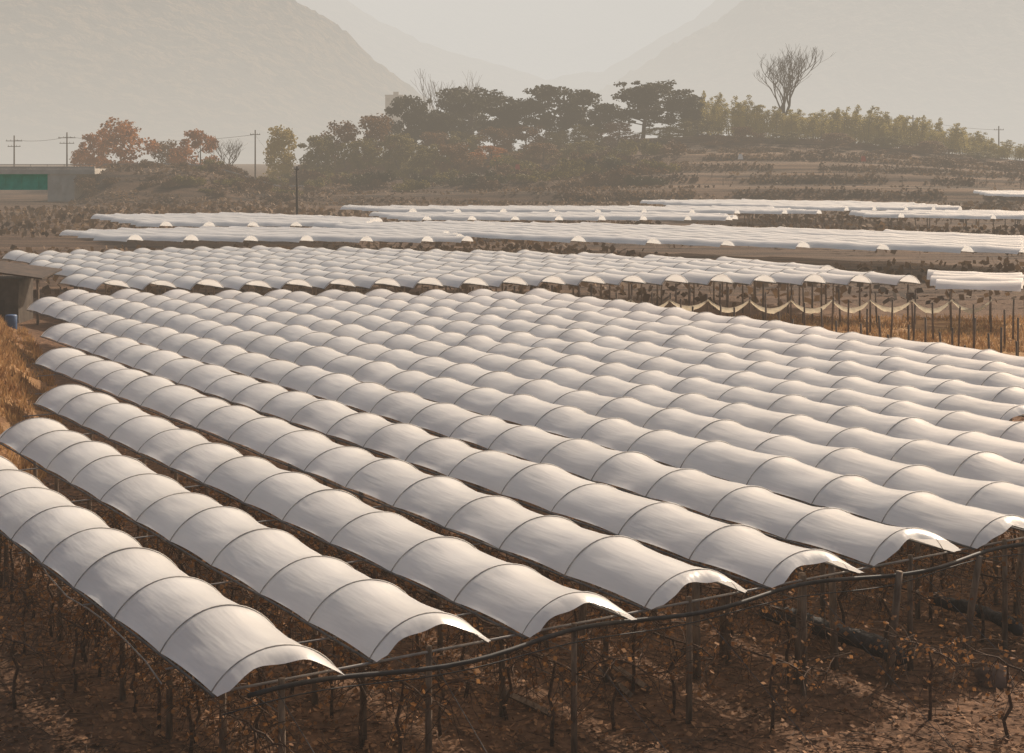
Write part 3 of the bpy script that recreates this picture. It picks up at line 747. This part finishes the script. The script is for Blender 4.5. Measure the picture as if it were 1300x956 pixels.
def block(x0,x1,ytop,Y,label,nfl,ncol):
    X0,X1=xat(x0,Y),xat(x1,Y); w=X1-X0; h=zat(ytop,Y)-1
    e=empty('apartment_block',((X0+X1)/2,Y,1)); tag(e,label,'building')
    part('wall','wall',[((0,w*.35,h/2),(w,w*.7,h))],e)
    part('roof','roof',[((0,w*.35,h+.3),(w*1.04,w*.74,.6)),((w*.1,w*.35,h+1.2),(w*.3,w*.3,1.6))],e)
    for f in range(nfl):
        for c in range(ncol):
            part('window','glass',[((-w/2+w*(c+.5)/ncol,-.05,h*(f+.55)/nfl),(w/ncol*.55,.1,h/nfl*.45))],e)
block(489,511,122,720,'grey apartment block peeking above the trees left of the pines',9,3)

# shed
Ys=84
Xc=xat(10,Ys); zg=terrain(Xc,Ys)-.5; zr=zat(336,Ys)
e=empty('field_shed',(Xc,Ys,zg)); tag(e,'small dark roofed shed at the left edge behind the tunnels','shed')
hh=zr-zg
part('wall','shedwall',[((-1.2,1.8,(hh-.8)/2),(3.2,2.6,hh-.8))],e)
mb=MB(); mb.v=[(-3.2,-.4,hh-.05),(1.9,-.4,hh-.75),(1.9,3.4,hh-.55),(-3.2,3.4,hh+.1)]; mb.v+=[(a,b,c+.08) for a,b,c in mb.v]
mb.f=[(0,3,2,1),(4,5,6,7),(0,1,5,4),(1,2,6,5),(2,3,7,6),(3,0,4,7)]; put('roof',mb.mesh('roof',M['shed']),e)
part('door','shed',[((-.7,.46,.9),(.8,.06,1.7))],e)
part('post','post',[((1.6,-.1,(hh-.8)/2),(.12,.12,hh-.8))],e)
X,Y=xat(14,80),80; mb=MB(); mb.tube([(0,0,0),(0,0,.05),(0,0,.85),(0,0,.9)],[.28,.3,.3,.26],14); z=terrain(X,Y)
tag(put('barrel',mb.mesh('barrel',M['blue'],True),None,(X,Y,z)),'blue plastic barrel in front of the dark shed','barrel')
for k,(x,y,m,l) in enumerate([(940,224,'white','stake with a white cloth on the bare slope below the bamboo'),(1096,228,'red','stake with a red cloth on the slope at the right'),(657,228,'red','stake with a red cloth below the broad pines')]):
    X,Y=xat(x,330),330; z=terrain(X,Y); e=empty('marker_stake',(X,Y,z)); tag(e,l,'marker')
    b=MB(); b.tube([(0,0,0),(0,0,1.9)],.05,5); put('stake',b.mesh('stake',M['post']),e)
    b=MB()
    for j in range(6):
        for i in range(4): b.v.append((.25*(i-1.5)*(1+.1*j),-.08+.06*math.sin(i*2+j),1.9-.22*j))
    for j in range(5):
        for i in range(3): a=j*4+i; b.f.append((a,a+1,a+5,a+4))
    put('cloth',b.mesh('cloth',M[m],True),e)

# ------------------------------------------------------------ light, world, camera
saz,sel=R(36),R(35)
w=bpy.data.worlds.new('World'); sc.world=w; w.use_nodes=True
N=w.node_tree.nodes; K=w.node_tree.links; bg=N['Background']
sky=N.new('ShaderNodeTexSky'); sky.sky_type='NISHITA'; sky.sun_disc=False; sky.sun_elevation=sel; sky.sun_rotation=saz; sky.dust_density=5; sky.air_density=1.; sky.ozone_density=1
mx=N.new('ShaderNodeMix'); mx.data_type='RGBA'; mx.blend_type='MULTIPLY'; mx.inputs[0].default_value=1; mx.inputs[7].default_value=(1.,.87,.73,1)
K.new(sky.outputs[0],mx.inputs[6]); K.new(mx.outputs[2],bg.inputs['Color']); bg.inputs['Strength'].default_value=.15
sd=bpy.data.lights.new('Sun','SUN'); sd.energy=4.7; sd.angle=R(.8); sd.color=(1,.885,.74)
so=bpy.data.objects.new('Sun',sd); col.objects.link(so)
dirv=Vector((math.sin(saz)*math.cos(sel),math.cos(saz)*math.cos(sel),math.sin(sel)))
so.rotation_euler=dirv.to_track_quat('Z','Y').to_euler()
cd=bpy.data.cameras.new('Camera'); cam=bpy.data.objects.new('Camera',cd); col.objects.link(cam)
cam.location=(0,0,CZ); cam.rotation_euler=(R(90),0,0); cd.lens=F/1300*36; cd.sensor_width=36; cd.shift_y=-(478-HZ)/1300; cd.clip_end=12000; cd.clip_start=.5
sc.camera=cam
sc.view_settings.view_transform='Standard'; sc.view_settings.look='None'; sc.view_settings.exposure=0
